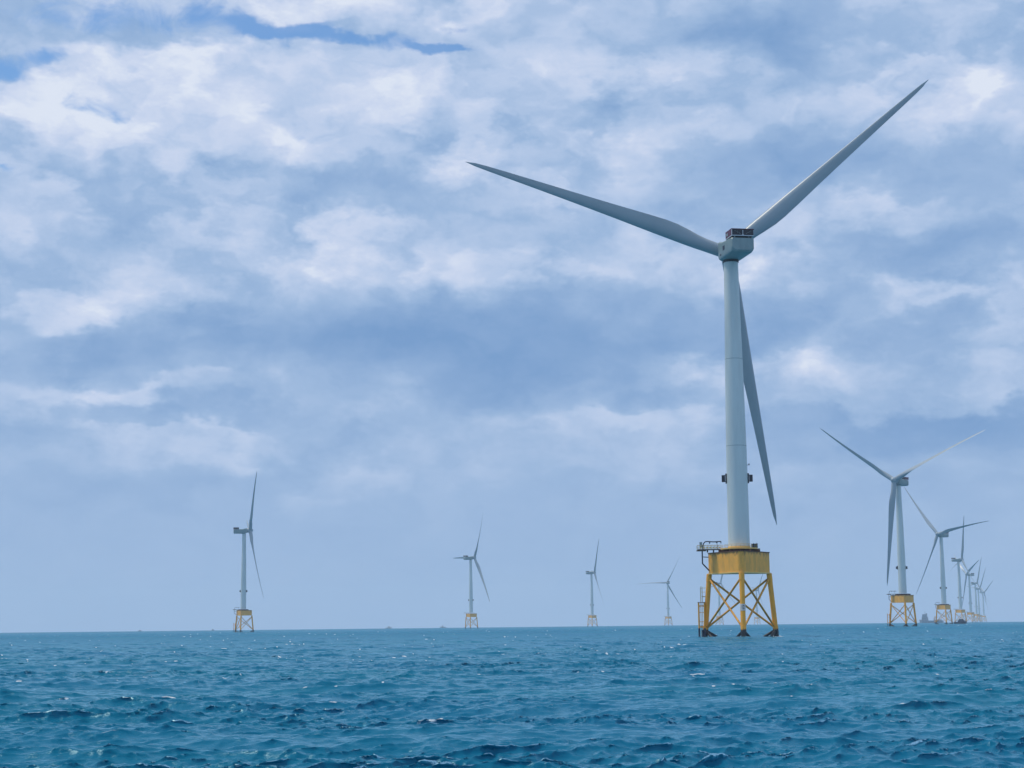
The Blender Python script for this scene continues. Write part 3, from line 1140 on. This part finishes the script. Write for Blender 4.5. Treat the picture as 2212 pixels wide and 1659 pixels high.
cover = mrange(mth('SUBTRACT', mth('ADD', bright, .25), dark), 0.0, .55, .35, 1.0)
nz = mth('MULTIPLY', mth('SUBTRACT', V(f1.outputs[0]), .5), .32)
nz = mth('ADD', nz, mth('MULTIPLY', mth('SUBTRACT', V(f2.outputs[0]), .5), .22))
nz = mth('ADD', nz, mth('MULTIPLY', mth('MULTIPLY', p_here, cover), .20))
nz = mth('ADD', nz, mth('MULTIPLY', mth('MULTIPLY', emboss, cover), EMBOSS))
nz = mth('MULTIPLY', nz, calm)
lift = mrange(el, R(2), R(18), .40, .50)
s = mth('ADD', lift, nz)
s = mth('ADD', s, bright)
s = mth('SUBTRACT', s, dark)
rp = NT.nodes.new('ShaderNodeValToRGB')
NT.links.new(s.s, rp.inputs[0])
cr = rp.color_ramp
stops = [(0.0, (119, 156, 203)), (.20, (137, 169, 211)), (.42, (158, 185, 221)), (.62, (183, 202, 232)), (.82, (203, 215, 239)), (1.0, (222, 230, 245))]
while len(cr.elements) < len(stops):
    cr.elements.new(.5)
for e, (p, c) in zip(cr.elements, stops):
    e.position = p
    e.color = rgb(srgb(*c))
cloud = NT.nodes.new('ShaderNodeBackground')
NT.links.new(rp.outputs[0], cloud.inputs[0])
cloud.inputs[1].default_value = 1.0
sky = NT.nodes.new('ShaderNodeTexSky')
sky.sky_type = 'NISHITA'
sky.sun_disc = False
sky.sun_elevation = SUN_EL
sky.sun_rotation = SUN_AZ
sky.air_density = 1.6
sky.dust_density = 0.2
sky.ozone_density = 3.0
clear = NT.nodes.new('ShaderNodeBackground')
tint = NT.nodes.new('ShaderNodeMix')
tint.data_type = 'RGBA'
tint.blend_type = 'MULTIPLY'
tint.inputs[0].default_value = 1.0
NT.links.new(sky.outputs[0], tint.inputs[6])
tint.inputs[7].default_value = (.50, .72, 1.02, 1)
NT.links.new(tint.outputs[2], clear.inputs[0])
clear.inputs[1].default_value = .11
# gaps are torn by the same fine noise as the cloud edges
f3 = noise(comb(mth('ADD', az, 5.5), mth('MULTIPLY', el, 1.3)), 34.0, 4, .64, dist=.4)
gapn = mth('ADD', gap, mth('MULTIPLY', mth('SUBTRACT', V(f3.outputs[0]), .5), 1.7))
gf = mth('MULTIPLY', mrange(gapn, .08, 1.05, 0, 1), .88)
gf = mth('MULTIPLY', gf, mrange(gap, .05, .25, 0, 1))
mixs = NT.nodes.new('ShaderNodeMixShader')
NT.links.new(gf.s, mixs.inputs[0])
NT.links.new(cloud.outputs[0], mixs.inputs[1])
NT.links.new(clear.outputs[0], mixs.inputs[2])
wo = NT.nodes.new('ShaderNodeOutputWorld')
NT.links.new(mixs.outputs[0], wo.inputs[0])

# ------------------------------------------------------------------ sun
sl = bpy.data.lights.new('sun', 'SUN')
sl.energy = 2.4
sl.angle = R(10)
sl.color = (1.0, .92, .78)
so = bpy.data.objects.new('sun', sl)
COL.objects.link(so)
sd = Vector((math.sin(SUN_AZ) * math.cos(SUN_EL), math.cos(SUN_AZ) * math.cos(SUN_EL), math.sin(SUN_EL)))
so.rotation_euler = sd.to_track_quat('Z', 'Y').to_euler()
so.location = (0, 0, 300)

# ------------------------------------------------------------------ camera
cd = bpy.data.cameras.new('camera')
cd.sensor_width = 36
cd.lens = 36 * F_PX / 2212
cd.clip_start = .5
cd.clip_end = 40000
co_ = bpy.data.objects.new('camera', cd)
COL.objects.link(co_)
co_.location = (0, 0, CAM_H)
co_.rotation_mode = 'QUATERNION'
rt = Vector((math.cos(ROLL), -math.sin(ROLL) * math.sin(PITCH), math.sin(ROLL) * math.cos(PITCH)))
bk = -Vector((0, math.cos(PITCH), math.sin(PITCH)))
up = bk.cross(rt)
co_.rotation_quaternion = Matrix((rt, up, bk)).transposed().to_quaternion()
scene.camera = co_

scene.view_settings.view_transform = 'Standard'
scene.view_settings.look = 'None'
scene.view_settings.exposure = 0
scene.view_settings.gamma = 1
cy = scene.cycles
cy.use_denoising = True
cy.denoiser = 'OPENIMAGEDENOISE'
cy.denoising_input_passes = 'RGB_ALBEDO_NORMAL'
cy.use_adaptive_sampling = True
cy.adaptive_threshold = .013
cy.sample_clamp_direct = 1.0
cy.sample_clamp_indirect = 2.0
cy.volume_bounces = 2
cy.max_bounces = 6
cy.diffuse_bounces = 3
cy.glossy_bounces = 3
